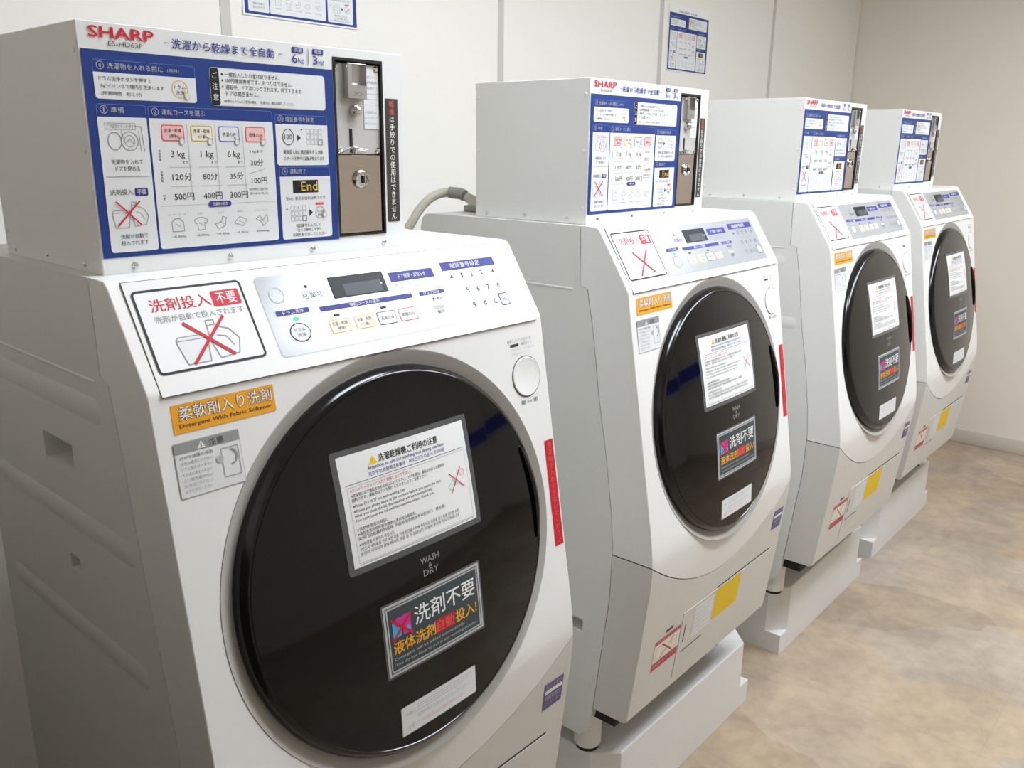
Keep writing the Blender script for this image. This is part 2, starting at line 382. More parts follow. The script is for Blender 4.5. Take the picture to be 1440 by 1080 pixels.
def instruction_art(withbg=True, white_gap=False):
    p = Print(.5)
    W_, H_ = .3208, .219
    if withbg: p.rect(0, 0, W_, H_, 'blue', 1)
    # 0: before loading
    panel_head(p, .0105, .0095, .1265, .012, '0', '洗濯物を入れる前に', .062, '(無料)')
    lower_body(p, .0105, .0225, .1265, .0495)
    p.text('ドラム洗浄ボタンを押すと', .0155, .0262, .058, .0048, 'dark', 3)
    p.text('Ag⁺イオン水で槽内を洗浄します', .0165, .0335, .071, .0052, 'dark', 3)
    p.text('(所要時間　約１分)', .017, .0415, .044, .0048, 'dark', 3)
    p.ring(.1065, .0355, .0098, .0098, .0008, 'gold', 3); p.text('ドラム', .0998, .0312, .0135, .0038, 'dark', 3); p.text('洗浄', .1015, .037, .01, .0045, 'dark', 3); pointer(p, .1145, .0425, 'gold')
    # caution
    p.rect(.1445, .0085, .3075, .0515, 'lgrey', 2, .0045); p.rect(.1452, .0092, .3068, .0508, 'paper', 2.5, .004)
    p.rect(.1452, .0092, .1565, .0508, 'black', 3, .003)
    p.vtext('ご注意', .1466, .0115, .0085, .0365, 'paper', 4)
    for k, (v, w_, t, b_) in enumerate([(.0125, .075, '一度投入したお金は戻りません。', 1), (.0196, .0935, '100円硬貨専用です。おつりはでません。', 1), (.0268, .106, '運転中、ドアはロックされます。終了するまで', 1), (.0342, .044, 'ドアは開きません。', 0)]):
        if b_: p.disc(.1605, v+.003, .0011, .0013, 'black', 3.5, 10)
        p.text(t, .1645, v, w_, .0056, 'black', 3.5)
    p.text('※乾燥からドラムをご使用の場合、「乾燥のみ」運転は選択してください。', .1608, .0438, .0985, .0036, 'dark', 3.5)
    # 1: preparation
    panel_head(p, .0095, .0545, .064, .012, '1', '準備', .0145)
    lower_body(p, .0095, .068, .064, .2135)
    p.frame(.0165, .074, .0505, .081, .0005, 'grey', 3, .0008); p.text('ドア開閉ボタンを押す', .0185, .0755, .03, .004, 'grey', 3.4)
    p.ring(.026, .093, .0078, .0098, .0009, 'grey', 3); p.ring(.0425, .093, .0098, .0105, .0009, 'grey', 3); p.ring(.0425, .093, .006, .0065, .0006, 'grey', 3)
    p.line([(.0345, .081), (.0345, .0875), (.0375, .0915)], .0006, 'grey', 3); p.line([(.049, .077), (.0565, .0775), (.0585, .104)], .0007, 'grey', 3); p.line([(.0535, .0815), (.0545, .104)], .0006, 'grey', 3)
    p.line([(.038, .0945), (.043, .0905), (.047, .096)], .0008, 'grey', 3.5)
    p.text('洗濯物を入れて', .0195, .1125, .0355, .0052, 'dark', 3); p.text('ドアを閉める', .0235, .12, .0275, .0052, 'dark', 3)
    p.line([(.0125, .131), (.062, .131)], .0006, 'grey', 3)
    p.text('洗剤投入', .0145, .1445, .026, .0062, 'dark', 3); p.rect(.0425, .1435, .0575, .1522, 'navy', 3, .0015); p.text('不要', .045, .145, .0105, .0056, 'paper', 4)
    detergent_art(p, .0145, .158, .041, .029); p.x(.0195, .1575, .0465, .1845, .0017)
    p.text('洗剤が自動で', .0215, .1935, .031, .0052, 'dark', 3); p.text('投入されます', .0215, .201, .031, .0052, 'dark', 3)
    # 2: course
    panel_head(p, .0665, .0548, .2255, .012, '2', '運転コースを選ぶ', .053)
    lower_body(p, .0665, .068, .2255, .2135)
    for k, (u, c, a, b) in enumerate([(.0795, 'salmon', '洗濯・乾燥', '(標準)'), (.115, 'gold', '洗濯・乾燥', '(少量)'), (.1505, 'lblue', '洗濯のみ', ''), (.1865, 'salmon', '乾燥のみ', '')]):
        p.rect(u, .0745, u+.0275, .0925, c, 2.8, .003); p.rect(u+.0012, .0757, u+.0263, .0913, 'pink' if k in (0, 3) else ('cream' if k == 1 else 'paper'), 3.2, .0022)
        if b: p.text(a, u+.0035, .0785, .0205, .0042, 'black', 4); p.text(b, u+.009, .0848, .0105, .0045, 'black', 4)
        else: p.text(a, u+.0048, .0815, .018, .0048, 'black', 4)
        pointer(p, u+.0238, .0925)
        if k: p.line([(u-.004, .0735), (u-.004, .159)], .0005, 'lgrey', 3)
    for u, a, b, c in ((.089, '3 kg', '120分', '500円'), (.1255, '1 kg', '80分', '400円'), (.1605, '6 kg', '35分', '300円')):
        p.text(a, u, .1028, .0165, .0098, 'dark', 3); p.text('まで', u+.013, .1145, .007, .003, 'dark', 3)
        w_ = .0245 if a[0] == '3' else .0185
        p.text(b, u-.001 if a[0] == '3' else u+.001, .128, w_, .0085, 'dark', 3); p.text(c, u-.0005, .1505, .0245, .0085, 'dark', 3)
        p.line([(u-.004, .1215), (u+.025, .1215)], .0005, 'lgrey', 3); p.line([(u-.004, .143), (u+.025, .143)], .0005, 'lgrey', 3)
    p.vtext('洗濯容量', .0735, .102, .004, .0125, 'dark', 3); p.vtext('所要時間', .0738, .1255, .004, .0125, 'dark', 3); p.vtext('料金', .0742, .1515, .004, .0065, 'dark', 3)
    p.text('3 kgまで', .1905, .1018, .019, .0038, 'dark', 3); p.text('30分', .191, .113, .018, .0078, 'dark', 3); p.line([(.1885, .13), (.211, .124)], .0006, 'grey', 3)
    p.text('100円', .191, .1345, .022, .0078, 'dark', 3); p.text('※30分単位で追加可能', .1875, .147, .0255, .0032, 'dark', 3); p.text('(最大120分まで投入可)', .1875, .1525, .0255, .0032, 'dark', 3)
    p.line([(.0705, .1645), (.2225, .1645)], .0005, 'lgrey', 3); p.rect(.1305, .1612, .1605, .168, 'navy', 4, .0032); p.text('洗濯物の目安', .136, .1626, .0195, .0038, 'paper', 5)
    for k, (u, a, b) in enumerate([(.0895, 'トレーナー・ジーンズ', '一枚 約500g'), (.119, 'シャツ', '一枚 約200g'), (.146, 'くつ下', '一足 約50g'), (.172, 'タオル', '一枚 約70g'), (.202, 'パジャマ(上下)', '約500g')]):
        garment(p, k, u, .187, .0145); ww = .022 if k in (0,) else (.018 if k == 4 else .0075)
        p.text(a, u-ww/2, .1735, ww, .0028, 'grey', 3); p.text(b, u-.009, .199, .018, .003, 'dark', 3)
    # 3: number
    panel_head(p, .2295, .0585, .3085, .0105, '3', '暗証番号を設定', .043)
    lower_body(p, .2295, .07, .3085, .1205)
    p.ring(.2475, .0855, .0085, .0102, .0009, 'dark', 3); p.text('100', .2418, .0822, .0114, .0062, 'dark', 3)
    p.poly([(.2608, .0822), (.2608, .0902), (.2665, .0862)], 'dark', 3); p.disc(.2675, .0762, .001, .001, 'dark', 3, 8)
    keypad(p, .2745, .0745, .025, .0205)
    p.text('硬貨投入後に暗証番号を入力後', .2392, .1013, .0605, .0056, 'black', 3); p.text('スタートを押すと運転が始まります', .2392, .1093, .0625, .0052, 'black', 3)
    # 4: end
    panel_head(p, .2315, .1225, .3095, .0105, '4', '運転終了', .0245)
    lower_body(p, .2315, .1345, .3095, .214)
    p.rect(.2505, .1392, .2895, .1552, 'black', 3, .0003); p.text('End', .2628, .1412, .0255, .0115, 'gold', 4)
    p.text('「End」表示が出れば終了です', .239, .1598, .0615, .0046, 'dark', 3)
    keypad(p, .2445, .1712, .0245, .0205); p.disc(.2395, .1755, .001, .001, 'dark', 3, 8)
    p.poly([(.2738, .1765), (.2738, .1855), (.2795, .181)], 'dark', 3); p.rect(.284, .1685, .297, .1715, 'salmon', 3); p.ring(.291, .1815, .0078, .0082, .0009, 'grey', 3); p.text('ロック', .2865, .1788, .0088, .0028, 'dark', 3); p.text('解除', .2872, .183, .0075, .0034, 'dark', 3); pointer(p, .298, .1845)
    p.text('暗証番号を入力して', .2525, .195, .0385, .0045, 'dark', 3); p.text('「ロック解除」を押し', .2525, .2008, .0405, .0045, 'dark', 3); p.text('衣類を取り出してください', .2465, .2068, .0535, .0045, 'dark', 3)
    return p

# ------------------------------------------------------------------ coin box (origin: middle of its base; local x 0..0.4434)
CX, CY = .2215, .1435
BW, BD, BH = .4434, .287, .266
def build_coin_box(loc, rz):
    root = empty('coin_box', loc, rz)
    def F(u, z, h=0): return (u-CX, -CY-h, z)
    # folded sheet shell with a bevelled box, front plate proud by a hair
    bm = bmesh.new(); box(bm, (-CX, -CY+.002, .0), (BW-CX, BD-CY, BH), .0025, 2); hous = bm_obj('housing', bm, BOXW, root)
    o = [(0, 0), (BW, 0), (BW, BH), (0, BH)]
    bm = bmesh.new(); box(bm, (-CX, -CY, 0.0), (BW-CX, -CY+.0024, BH), .001, 1); front = bm_obj('front_plate', bm, BOXF, root, None)
    cut = bm_obj('cut', box(bmesh.new(), (.3245-CX, -CY-.01, .0215), (.4072-CX, -CY+.03, .2545)), None, None, None)
    cut2 = cut.copy(); COL.objects.link(cut2); boolean(front, [cut]); boolean(hous, [cut2])
    # coin mechanism bay
    bm = bmesh.new(); box(bm, (.3246-CX, -CY+.012, .0216), (.4071-CX, -CY+.016, .2544)); bm_obj('coin_bay_back', bm, RUBBER, root, None)
    bm = bmesh.new()
    for a in ((.3245, .0215, .3275, .2545), (.4042, .0215, .4072, .2545), (.3275, .0215, .4042, .0242), (.3275, .2505, .4042, .2545)):
        box(bm, (a[0]-CX, -CY-.0012, a[1]), (a[2]-CX, -CY+.012, a[3]))
    bm_obj('bay_frame', bm, mat('dark_bronze_frame', (44, 42, 40), .35, .3, var=0), root, None)
    up = bm_obj('coin_plate', box(bmesh.new(), (.3282-CX, -CY+.003, .1315), (.4035-CX, -CY+.008, .2485), .0006, 1), PLATE, root, None)
    for u, z in ((.3325, .2435), (.3988, .2435), (.3325, .1365), (.3988, .1365)):
        bm = bmesh.new(); lathe(bm, [(.0042, 0), (.0042, .0008), (.0028, .0026), (0, .003)], F(u, z, -.003), (0, -1, 0), 14); bm_obj('screw', bm, CHROME, up)
    # coin chute: a bezel with a sloping inner face and a lettered lip
    bm = bmesh.new(); U0, U1, Z0, Z1 = .3432, .3752, .2035, .2482
    box(bm, (U0-CX, -CY-.007, Z0), (U1-CX, -CY+.004, Z1), .001, 2); ch = bm_obj('coin_chute', bm, STEEL, up)
    cutc = bm_obj('cut', prism(bmesh.new(), [(-CY-.02, Z0+.012), (-CY+.001, Z0+.02), (-CY+.001, Z1-.0015), (-CY-.02, Z1-.0015)], U0+.0075-CX, U1-.0015-CX), None, None, None)
    boolean(ch, [cutc])
    pr = Print(1); pr.text('コイン', U0+.008, -Z0-.0095, .015, .006, 'dark', 1); pr.build('chute_lettering', lambda u, v, h: F(u, -v, .0072+h), up)
    bm = bmesh.new(); box(bm, (U0+.0085-CX, -CY-.0035, Z0+.021), (U0+.0105-CX, -CY+.0012, Z1-.003)); bm_obj('coin_entry', bm, RUBBER, up, None)
    bm = bmesh.new(); lathe(bm, [(.0082, 0), (.0082, .004), (.0076, .0075), (.005, .0095), (0, .0102)], F(.3595, .188, -.003), (0, -1, 0), 28); bm_obj('return_button', bm, CHROME, up)
    bm = bmesh.new(); box(bm, (.3505-CX, -CY+.0018, .1335), (.3545-CX, -CY+.0035, .1645)); bm_obj('coin_slot', bm, RUBBER, up, None)
    bm = bmesh.new(); tube(bm, spline([F(.334, .1335, .001), F(.345, .139, .004), F(.352, .141, .005), F(.360, .139, .004), F(.3775, .1368, .001)], 4), .0016, 8)
    tube(bm, [F(.352, .141, .005), F(.352, .133, .002)], .0022, 8); bm_obj('return_lever', bm, CHROME, up)
    pr = Print(1); pr.rect(.3762, -.2445, .4025, -.165, 'paper', 1)
    for k, (w_, t) in enumerate([(.021, '使用コイン'), (.021, '100円専用'), (.02, '硬貨は1枚ずつ')]): pr.text(t, .3775, -.235+k*.007, w_, .004, 'grey', 2)
    for k in range(3): pr.line([(.377, -.211+k*.007), (.4015, -.211+k*.007)], .0004, 'grey', 2)
    for k, (w_, t) in enumerate([(.02, '※返却は'), (.021, 'レバーを下へ'), (.02, '押してください')]): pr.text(t, .3775, -.189+k*.0075, w_, .0036, 'grey', 2)
    pr.build('coin_notice', lambda u, v, h: F(u, -v, -.003+h), up)
    dn = bm_obj('cash_door', box(bmesh.new(), (.3282-CX, -CY+.002, .0248), (.4035-CX, -CY+.007, .1305), .0008, 1), MIRROR, root, None)
    bm = bmesh.new(); lathe(bm, [(.0125, 0), (.0125, .003), (.0105, .0062), (.0075, .0066), (.0072, .005), (0, .005)], F(.3658, .098, -.002), (0, -1, 0), 28); lk = bm_obj('lock_cylinder', bm, CHROME, dn)
    bm = bmesh.new(); box(bm, (.3638-CX, -CY-.0052, .093), (.3682-CX, -CY-.003, .103), .0005, 1); bm_obj('key_way', bm, RUBBER, dn, None)
    # screws round the foot and the side
    for u in (.0373, .1575, .28, .4033):
        bm = bmesh.new(); lathe(bm, [(.0042, 0), (.0042, .0005), (.003, .0018), (0, .0022)], F(u, .0088, 0), (0, -1, 0), 16); bm_obj('screw', bm, CHROME, root)
    for y, z in ((.009, .237), (.009, .135), (.009, .032), (.278, .236), (.278, .133), (.277, .031), (.255, .009), (.151, .0105), (.045, .009)):
        bm = bmesh.new(); lathe(bm, [(.0036, 0), (.0036, .0006), (.0022, .0016), (0, .0018)], (-CX, y-CY, z), (-1, 0, 0), 12); bm_obj('screw', bm, BOXW if z > .012 else CHROME, root)
    # printed matter
    p = instruction_art(); p.build('instruction_panel', lambda u, v, h: F(.0025+u, .238-v, h), root)
    p = Print(1)
    p.text('SHARP', .0128, -.2615, .0705, .0112, 'red', 2, .022); p.text('ES-HD63P', .0325, -.2475, .0375, .0048, 'dark', 2)
    p.text('-', .0955, -.2515, .006, .0008, 'navy', 2); p.text('洗濯から乾燥まで全自動', .104, -.2563, .133, .0108, 'navy', 2, .012); p.text('-', .2425, -.2515, .006, .0008, 'navy', 2)
    p.rect(.2628, -.2612, .2792, -.2545, 'navy', 1, .001); p.text('洗濯', .266, -.2602, .0105, .0046, 'paper', 2); p.rect(.2935, -.2612, .3098, -.2545, 'navy', 1, .001); p.text('乾燥', .2965, -.2602, .0105, .0046, 'paper', 2)
    p.text('6', .2622, -.2528, .0075, .0105, 'navy', 2); p.text('kg', .271, -.2492, .0085, .0075, 'navy', 2); p.line([(.2865, -.2605), (.2865, -.2415)], .0008, 'navy', 2); p.text('3', .293, -.2528, .0075, .0105, 'navy', 2); p.text('kg', .302, -.2492, .0085, .0075, 'navy', 2)
    p.build('title_lettering', lambda u, v, h: F(u, -v, h), root)
    p = Print(1); p.rect(.4116, -.2065, .4338, -.0375, 'tag', 1); p.vtext('乾燥は手絞りでの使用はできません', .4152, -.2045, .015, .165, 'white', 2, .01, 'salmon', 2)
    p.build('warning_strip', lambda u, v, h: F(u, -v, h), root)
    return root

# ------------------------------------------------------------------ washer-dryer (origin: middle of its footprint)
OX, OY, OZ = .302, .12, -1.15
def Q(x, y, z): return (x-OX, y-OY, z-OZ)
vB = Vector((0, -.114, -.113)); dv = Vector((0, -.085, -.503)).normalized(); dn_ = Vector((1, 0, 0)).cross(-dv).normalized()
if dn_.y > 0: dn_ = -dn_
vA = Vector((0, -.046, -.004)); da = (vB-vA).normalized(); na = Vector((1, 0, 0)).cross(-da).normalized()
if na.y > 0: na = -na
def FP(u, v, h=0): p = vB+dv*v+dn_*h; return Q(u, p.y, p.z)              # front face
def CP(u, v, h=0): p = vA+da*v+na*h; return Q(u, p.y, p.z)               # control face
CYL = [(-.193, -.58), (-.1985, -.622), (-.2, -.65), (-.1975, -.695), (-.19, -.76), (-.180, -.85), (-.169, -.94), (-.160, -1.008)]
def LP(x, z, h=0):                                                        # lower front, by height
    for (a, b), (c, d) in zip(CYL, CYL[1:]):
        if d <= z <= b:
            t = (b-z)/(b-d); y = a+(c-a)*t; n = Vector((0, b-d, c-a)).normalized(); n = -n if n.y > 0 else n
            return Q(x, y+n.y*h, z+n.z*h)
    return Q(x, -.16-h, z)
DC, DV = .302, .289                                                       # door centre on the front face
DR = .252
def dome(u, v): r2 = ((u-DC)**2+(v-DV)**2)/DR**2; return .0105+.016*(1-min(1, r2))
def DP(u, v, h=0): return FP(u, v, dome(u, v)+h)
X0, X1 = -.018, .622
SEAMP = [(-.002, 0), (-.005, -.112), (-.023, -.118), (-.04, -.203), (-.059, -.327), (-.081, -.439), (-.1, -.56), (-.106, -.629), (-.105, -.70), (-.103, -.757), (-.093, -.843), (-.078, -.986), (-.074, -1.015)]
ARC = dict(cz=-.46, R=.315)
def arc_pts(off, n=28):
    """lower seam of the front shell: z as a function of x"""
    out = []
    for i in range(n+1):
        x = X0-.03+(X1-X0+.06)*i/n; t = abs(x-.302)/.335
        z = -.762+.128*min(1, t)**1.9 + (.012 if t > 1 else 0)
        out.append((x, z+off))
    return out
def build_washer(loc, rz):
    root = empty('washing_machine', loc, rz)
    front = [(-.03, 0), (-.038, -.0006), (-.043, -.003), (-.047, -.0075), (-.1115, -.1085), (-.1135, -.112), (-.1152, -.117)]+[(vB.y+dv.y*s, vB.z+dv.z*s) for s in (.05, .2, .35, .45)]+CYL+[(-.157, -1.013), (-.150, -1.016)]
    g = .0008
    poly = front+[(-.074, -1.017)]+[(a-g, b) for a, b in SEAMP[::-1]]
    nb = set(range(len(front), len(poly)))
    def solid(): return bm_obj('front_panel', prism(bmesh.new(), [(a-OY, b-OZ) for a, b in poly], X0-OX, X1-OX, .011, 4, nb), WHITE, root, 30)
    def arc_cut(off, up):
        P = arc_pts(off); lim = .3 if up else -1.3
        bm = bmesh.new(); pts = P+[(P[-1][0], lim), (P[0][0], lim)]
        a = [bm.verts.new(Q(x, -.3, z)) for x, z in pts]; b = [bm.verts.new(Q(x, .05, z)) for x, z in pts]
        bm.faces.new(a); bm.faces.new(b[::-1]); n = len(pts)
        for i in range(n): bm.faces.new((a[i], b[i], b[(i+1) % n], a[(i+1) % n]))
        return bm_obj('cut', bm, None, None, None)
    shell_ = solid(); low = solid(); low.name = 'lower_panel'; low.data.materials[0] = LOWW
    boolean(low, [arc_cut(-.0012, True)])
    # dark gasket showing in the gap
    # round recess for the door
    c0 = Vector(FP(DC, DV, 0)); ax = dn_
    bm = bmesh.new(); lathe(bm, [(0, .05), (.2835, .05), (.2835, -.0005), (.2675, -.0098), (0, -.0098)], c0, ax, 96); boolean(shell_, [bm_obj('cut', bm, None, None, None), arc_cut(.0012, False)])
    # control face sits in its own seam
    bm = bmesh.new()
    def slab(bm, u0, v0, u1, v1, h0, h1, fn=CP):
        vs = [bm.verts.new(fn(u, v, h)) for h in (h0, h1) for u, v in ((u0, v0), (u1, v0), (u1, v1), (u0, v1))]
        for f in ((0, 1, 2, 3), (7, 6, 5, 4), (0, 4, 5, 1), (1, 5, 6, 2), (2, 6, 7, 3), (3, 7, 4, 0)): bm.faces.new([vs[i] for i in f])
        return bm
    # cabinet
    cab = [(a+g, b) for a, b in SEAMP]+[(-.07, -1.04), (-.058, -1.08), (-.04, -1.098), (.435, -1.10), (.435, -.03), (.431, -.012), (.42, -.002), (.405, 0)]
    nbc = set(range(0, len(SEAMP)-1))
    cb = bm_obj('cabinet', prism(bmesh.new(), [(a-OY, b-OZ) for a, b in cab], X0-OX, X1-OX, .0095, 4, nbc), SIDE, root, 30)
    cuts = []
    for side in (X0, X1):
        for lo, hi in (((.105, -.257), (.196, -.220)), ((.128, -.405), (.158, -.383)), ((-.04, -.846), (.03, -.817))):
            bm = bmesh.new(); box(bm, Q(side-.035, lo[0], lo[1]), Q(side+.035, hi[0], hi[1])); cuts.append(bm_obj('cut', bm, None, None, None))
    boolean(cb, cuts)
    for sx, s in ((X0, -1), (X1, 1)):
        for y0_, z_ in ((.004, -.158), (-.045, -.323), (-.045, -.488)):
            bm = bmesh.new()
            yy = [(y0_+.017*(1-math.cos(a)), z_+.0175*math.sin(a)) for a in [PI/2-PI*i/8 for i in range(9)]]
            yb = [(.39-.017*(1-math.cos(a)), z_+.0175*math.sin(a)) for a in [-PI/2+PI*i/8 for i in range(9)]]
            outl = yy+yb
            ins = [(.17+(y-.17)*.96, z_+(z-z_)*.5) for y, z in outl]
            A = [bm.verts.new(Q(sx-.0003*s, y, z)) for y, z in outl]; B = [bm.verts.new(Q(sx+.0019*s, y, z)) for y, z in ins]
            n = len(A); bm.faces.new(B)
            for i in range(n): bm.faces.new((A[i], A[(i+1) % n], B[(i+1) % n], B[i]))
            bm_obj('side_rib', bm, SIDE, cb, 60)
        bm = bmesh.new(); bm2 = [(sx-.0005*s, -.1245), (sx+.0012*s, -.1225), (sx+.0012*s, -.1205), (sx-.0005*s, -.1185)]
        A = [bm.verts.new(Q(x, .012, z)) for x, z in bm2]; B = [bm.verts.new(Q(x, .39, z)) for x, z in bm2]
        for i in range(3): bm.faces.new((A[i], A[i+1], B[i+1], B[i]))
        bm.faces.new(A); bm.faces.new(B[::-1]); bm_obj('side_crease', bm, SIDE, cb, 40)
    # feet
    for fx in (.024, .58):
        for fy in (-.035, .38):
            bm = bmesh.new(); lathe(bm, [(0, .09), (.031, .09), (.0305, .012), (.027, .008), (0, .008)], Q(fx, fy, -1.15), (0, 0, 1), 28); ft = bm_obj('foot', bm, SIDE, root)
            bm = bmesh.new(); lathe(bm, [(0, .009), (.026, .009), (.026, .0), (0, .0)], Q(fx, fy, -1.15), (0, 0, 1), 28); bm_obj('rubber_pad', bm, RUBBER, ft)
    bm = bmesh.new(); box(bm, Q(.0, -.12, -1.05), Q(.604, .42, -1.01), 0); bm_obj('base_frame', bm, RUBBER, root, None)
    # bezel and door
    bm = bmesh.new(); lathe(bm, [(.2834, -.0006), (.2828, .0008), (.2815, .0006), (.2670, -.0085), (.2640, -.0092), (.25, -.0092), (.25, -.0096)], c0, ax, 96); bm_obj('door_bezel', bm, BEZ, root)
    bm = bmesh.new(); lathe(bm, [(.2, -.0091), (.2632, -.0091), (.2640, -.005), (.2632, .0), (.2605, .005), (.2570, .0088), (.2545, .0104), (.2525, .0108), (.2515, .0098), (.24, .009)], c0, ax, 96); door = bm_obj('door', bm, BLACKP, root)
    prof = [(DR*math.sin(t*PI/2/14), 0) for t in range(15)][::-1]
    bm = bmesh.new(); lathe(bm, [(.2505, .0092)]+[(r*.994, .0105+.016*(1-(r/DR)**2)) for r, _ in prof], c0, ax, 96); bm_obj('door_glass', bm, GLASS, door, 60)
    # pocket handle on the right of the door
    bm = bmesh.new(); pts = []
    for i in range(25):
        a = -.42+.62*i/24
        pts.append(FP(DC+.246*math.cos(a), DV+.246*math.sin(a), .0125))
    tube(bm, pts, [.0015+.0045*math.sin(PI*i/24)**.6 for i in range(25)], 8); bm_obj('door_handle', bm, BLACKP, door)
    # notice on the door
    p = Print(.02); gy = True
    p.rect(.182, .1125, .4165, .271, LAMIN, 0, .004, True); p.rect(.1905, .120, .408, .2625, PRINTW, 1, .001, True)
    p.poly([(.237, .1395), (.2505, .1395), (.2438, .1288)], 'yellow', 3); p.text('!', .2432, .1325, .0012, .0055, 'black', 4)
    p.text('洗濯乾燥機ご利用の注意', .2525, .1293, .103, .0102, 'black', 3, .012)
    p.text('Attention to use the washing and drying machine', .2335, .1412, .132, .0062, 'navy', 3); p.text('洗衣干衣机使用注意事项・세탁건조기 이용 시 주의사항', .2335, .1485, .132, .0056, 'navy', 3)
    p.line([(.1965, .157), (.402, .157)], .0006, 'dark', 3); p.line([(.1985, .1605), (.402, .1605), (.402, .2575), (.1985, .2575), (.1985, .1605)], .0004, 'grey', 3)
    L = [(.1625, .098, '※ランドリーネットに入れて使用しないで下さい。', 'red'), (.169, .158, '※洗濯物は必ず運転を始める前に入れて下さい。ドアを閉め、運転を始めると機械が', 'dark'), (.1745, .124, '　始動できず、運転中はドアを開けられませんのでご注意下さい。', 'dark'),
         (.183, .083, '※Please DO NOT use wash washing bags', 'dark'), (.1895, .148, '※Please put all the items in the machine before you insert the coin.', 'dark'), (.1955, .13, '　After you close the lid, the machine will start immediately.', 'dark'), (.2015, .132, "　You can't open the lid until the machine stops. Thank you.", 'dark'),
         (.2125, .048, '※请勿使用洗衣网袋。', 'dark'), (.2185, .095, '※请在洗涤前将所有衣物放入洗衣机后再投币。', 'dark'), (.2242, .148, '　关闭门后机器开始运转, 不能追加衣物且不可打开门。请注意。', 'dark'),
         (.2322, .056, '※세탁망을 사용하지 마십시오.', 'dark'), (.2382, .172, '※반드시 세탁물을 전부 넣은 다음 기계 운전을 시작해 주십시오. 동전을 넣고 문을 닫으면 바로', 'dark'), (.2442, .172, '　운전이 시작되며 끝날 때까지 문을 열 수 없습니다. 이용에 주의해 주시기 바랍니다.', 'dark')]
    for v, w_, t, c in L: p.text(t, .2025, v, w_, .0048, c, 3)
    p.line([(.362, .205), (.372, .196), (.378, .202), (.368, .211), (.362, .205)], .0008, 'green', 4); p.ring(.391, .190, .005, .005, .0012, 'pink', 4)
    p.line([(.3655, .1865), (.3925, .2105)], .0013, 'red', 5); p.line([(.389, .1815), (.3665, .2145)], .0013, 'red', 5.4)
    p.line([(.1995, .2595), (.402, .2595)], .0004, 'dark', 3)
    p.build('notice_sticker', DP, door, .0002, .0004)
    p = Print(.02); m_ = mat('door_lettering', (150, 150, 148), .4, var=0)
    p.text('WASH', .293, .284, .0335, .0085, m_, 1, .004); p.text('&', .3065, .2945, .006, .0055, m_, 1); p.text('DRY', .296, .3015, .0275, .0085, m_, 1, .004)
    p.build('door_lettering', DP, door, .0002, .0003)
    p = Print(.02)
    p.rect(.2185, .3235, .4015, .4275, LAMIN, 0, .003, True); p.rect(.2215, .3265, .3985, .4245, 'lgrey', 1, .0015, True); p.frame(.225, .330, .395, .421, .0012, 'slate', 2, .001, 10); p.rect(.2285, .3335, .3915, .4175, 'slate', 2, .001, True)
    p.rect(.2335, .351, .2475, .374, 'cyan', 3, .002); p.rect(.2505, .347, .2645, .374, 'magenta', 3, .002); p.disc(.245, .354, .007, .007, 'magenta', 3.4, 14); p.disc(.259, .368, .0045, .0045, 'cyan', 3.4, 14); p.x(.2325, .347, .2665, .377, .0036, 'red', 4.5)
    p.text('洗剤不要', .2715, .3435, .1145, .0265, 'white', 3, .01)
    p.text('液体洗剤', .2325, .3785, .073, .0178, 'amber', 3, .014); p.rect(.3062, .3775, .3425, .3965, 'red', 3, .001); p.text('自動', .3085, .3795, .032, .0155, 'salmon', 4, .014); p.text('投入!', .3445, .3785, .0425, .0178, 'amber', 3, .014)
    p.text('Detergent will be added automatically.', .2325, .4005, .128, .0052, 'lgrey', 3); p.text('You do not have to put in any washing powder.', .2325, .4085, .1535, .0052, 'lgrey', 3)
    p.build('detergent_sticker', DP, door, .0002, .0004)
    p = Print(.02); p.rect(.2345, .475, .3755, .518, 'lgrey', 0, .002, True); p.rect(.2355, .476, .3745, .517, 'paper', 1, .002, True)
    for k in range(3): p.line([(.262, .4815+k*.004), (.368-.01*k, .4815+k*.004)], .0007, 'lgrey', 2)
    p.text('衣類やタオルを入れすぎないでください', .262, .494, .1, .0058, 'lgrey', 2); p.text('お願い', .2425, .4845, .0165, .006, 'lgrey', 2); p.text('注意', .2445, .504, .0115, .0075, 'lgrey', 2); p.text('ドアを閉めるときは指を挟まないよう', .262, .505, .09, .0052, 'pink', 2)
    p.build('care_label', DP, door, .0002, .0004)
    # control face: seam, film, display, sheets
    bm = slab(bmesh.new(), -.0032, -.0015, .6072, .1345, .0001, .0003); seam_u = bm_obj('control_seam', bm, SEAM, root, None)
    bm = slab(bmesh.new(), -.0022, -.0005, .6062, .1335, .0002, .0010); cf = bm_obj('control_panel', bm, PANELW, root, None)
    p = Print(1)
    p.rect(.153, .011, .577, .1165, FILM, 1, .006)
    for a in ((.3565, .0262, .4375, .0405), (.4555, .0208, .5675, .0345), (.1655, .0575, .2135, .0645), (.2285, .0598, .383, .0668), (.3965, .0605, .444, .0665)): p.rect(*a, 'navy', 2, .0012)
    p.text('暗証番号設定', .475, .0235, .06, .008, 'paper', 3); p.text('ドア開閉・お知らせ', .372, .0298, .05, .007, 'paper', 3); p.text('運転コースの選択', .275, .0608, .05, .005, 'paper', 3); p.text('ドラム洗浄', .175, .0587, .03, .0048, 'paper', 3); p.text('ロック解除', .404, .0612, .03, .0045, 'paper', 3)
    for k in range(2): p.text('ドアが開かないときは確認してください' if k else '運転終了後は早めに取り出してください', .36, .0435+k*.005, .068, .0034, 'grey', 2)
    p.ring(.176, .0375, .0105, .0105, .0009, 'grey', 2, 24); p.disc(.221, .0305, .0026, .0022, 'black', 2, 12); p.text('営業中', .2105, .0385, .0335, .0085, 'dark', 2)
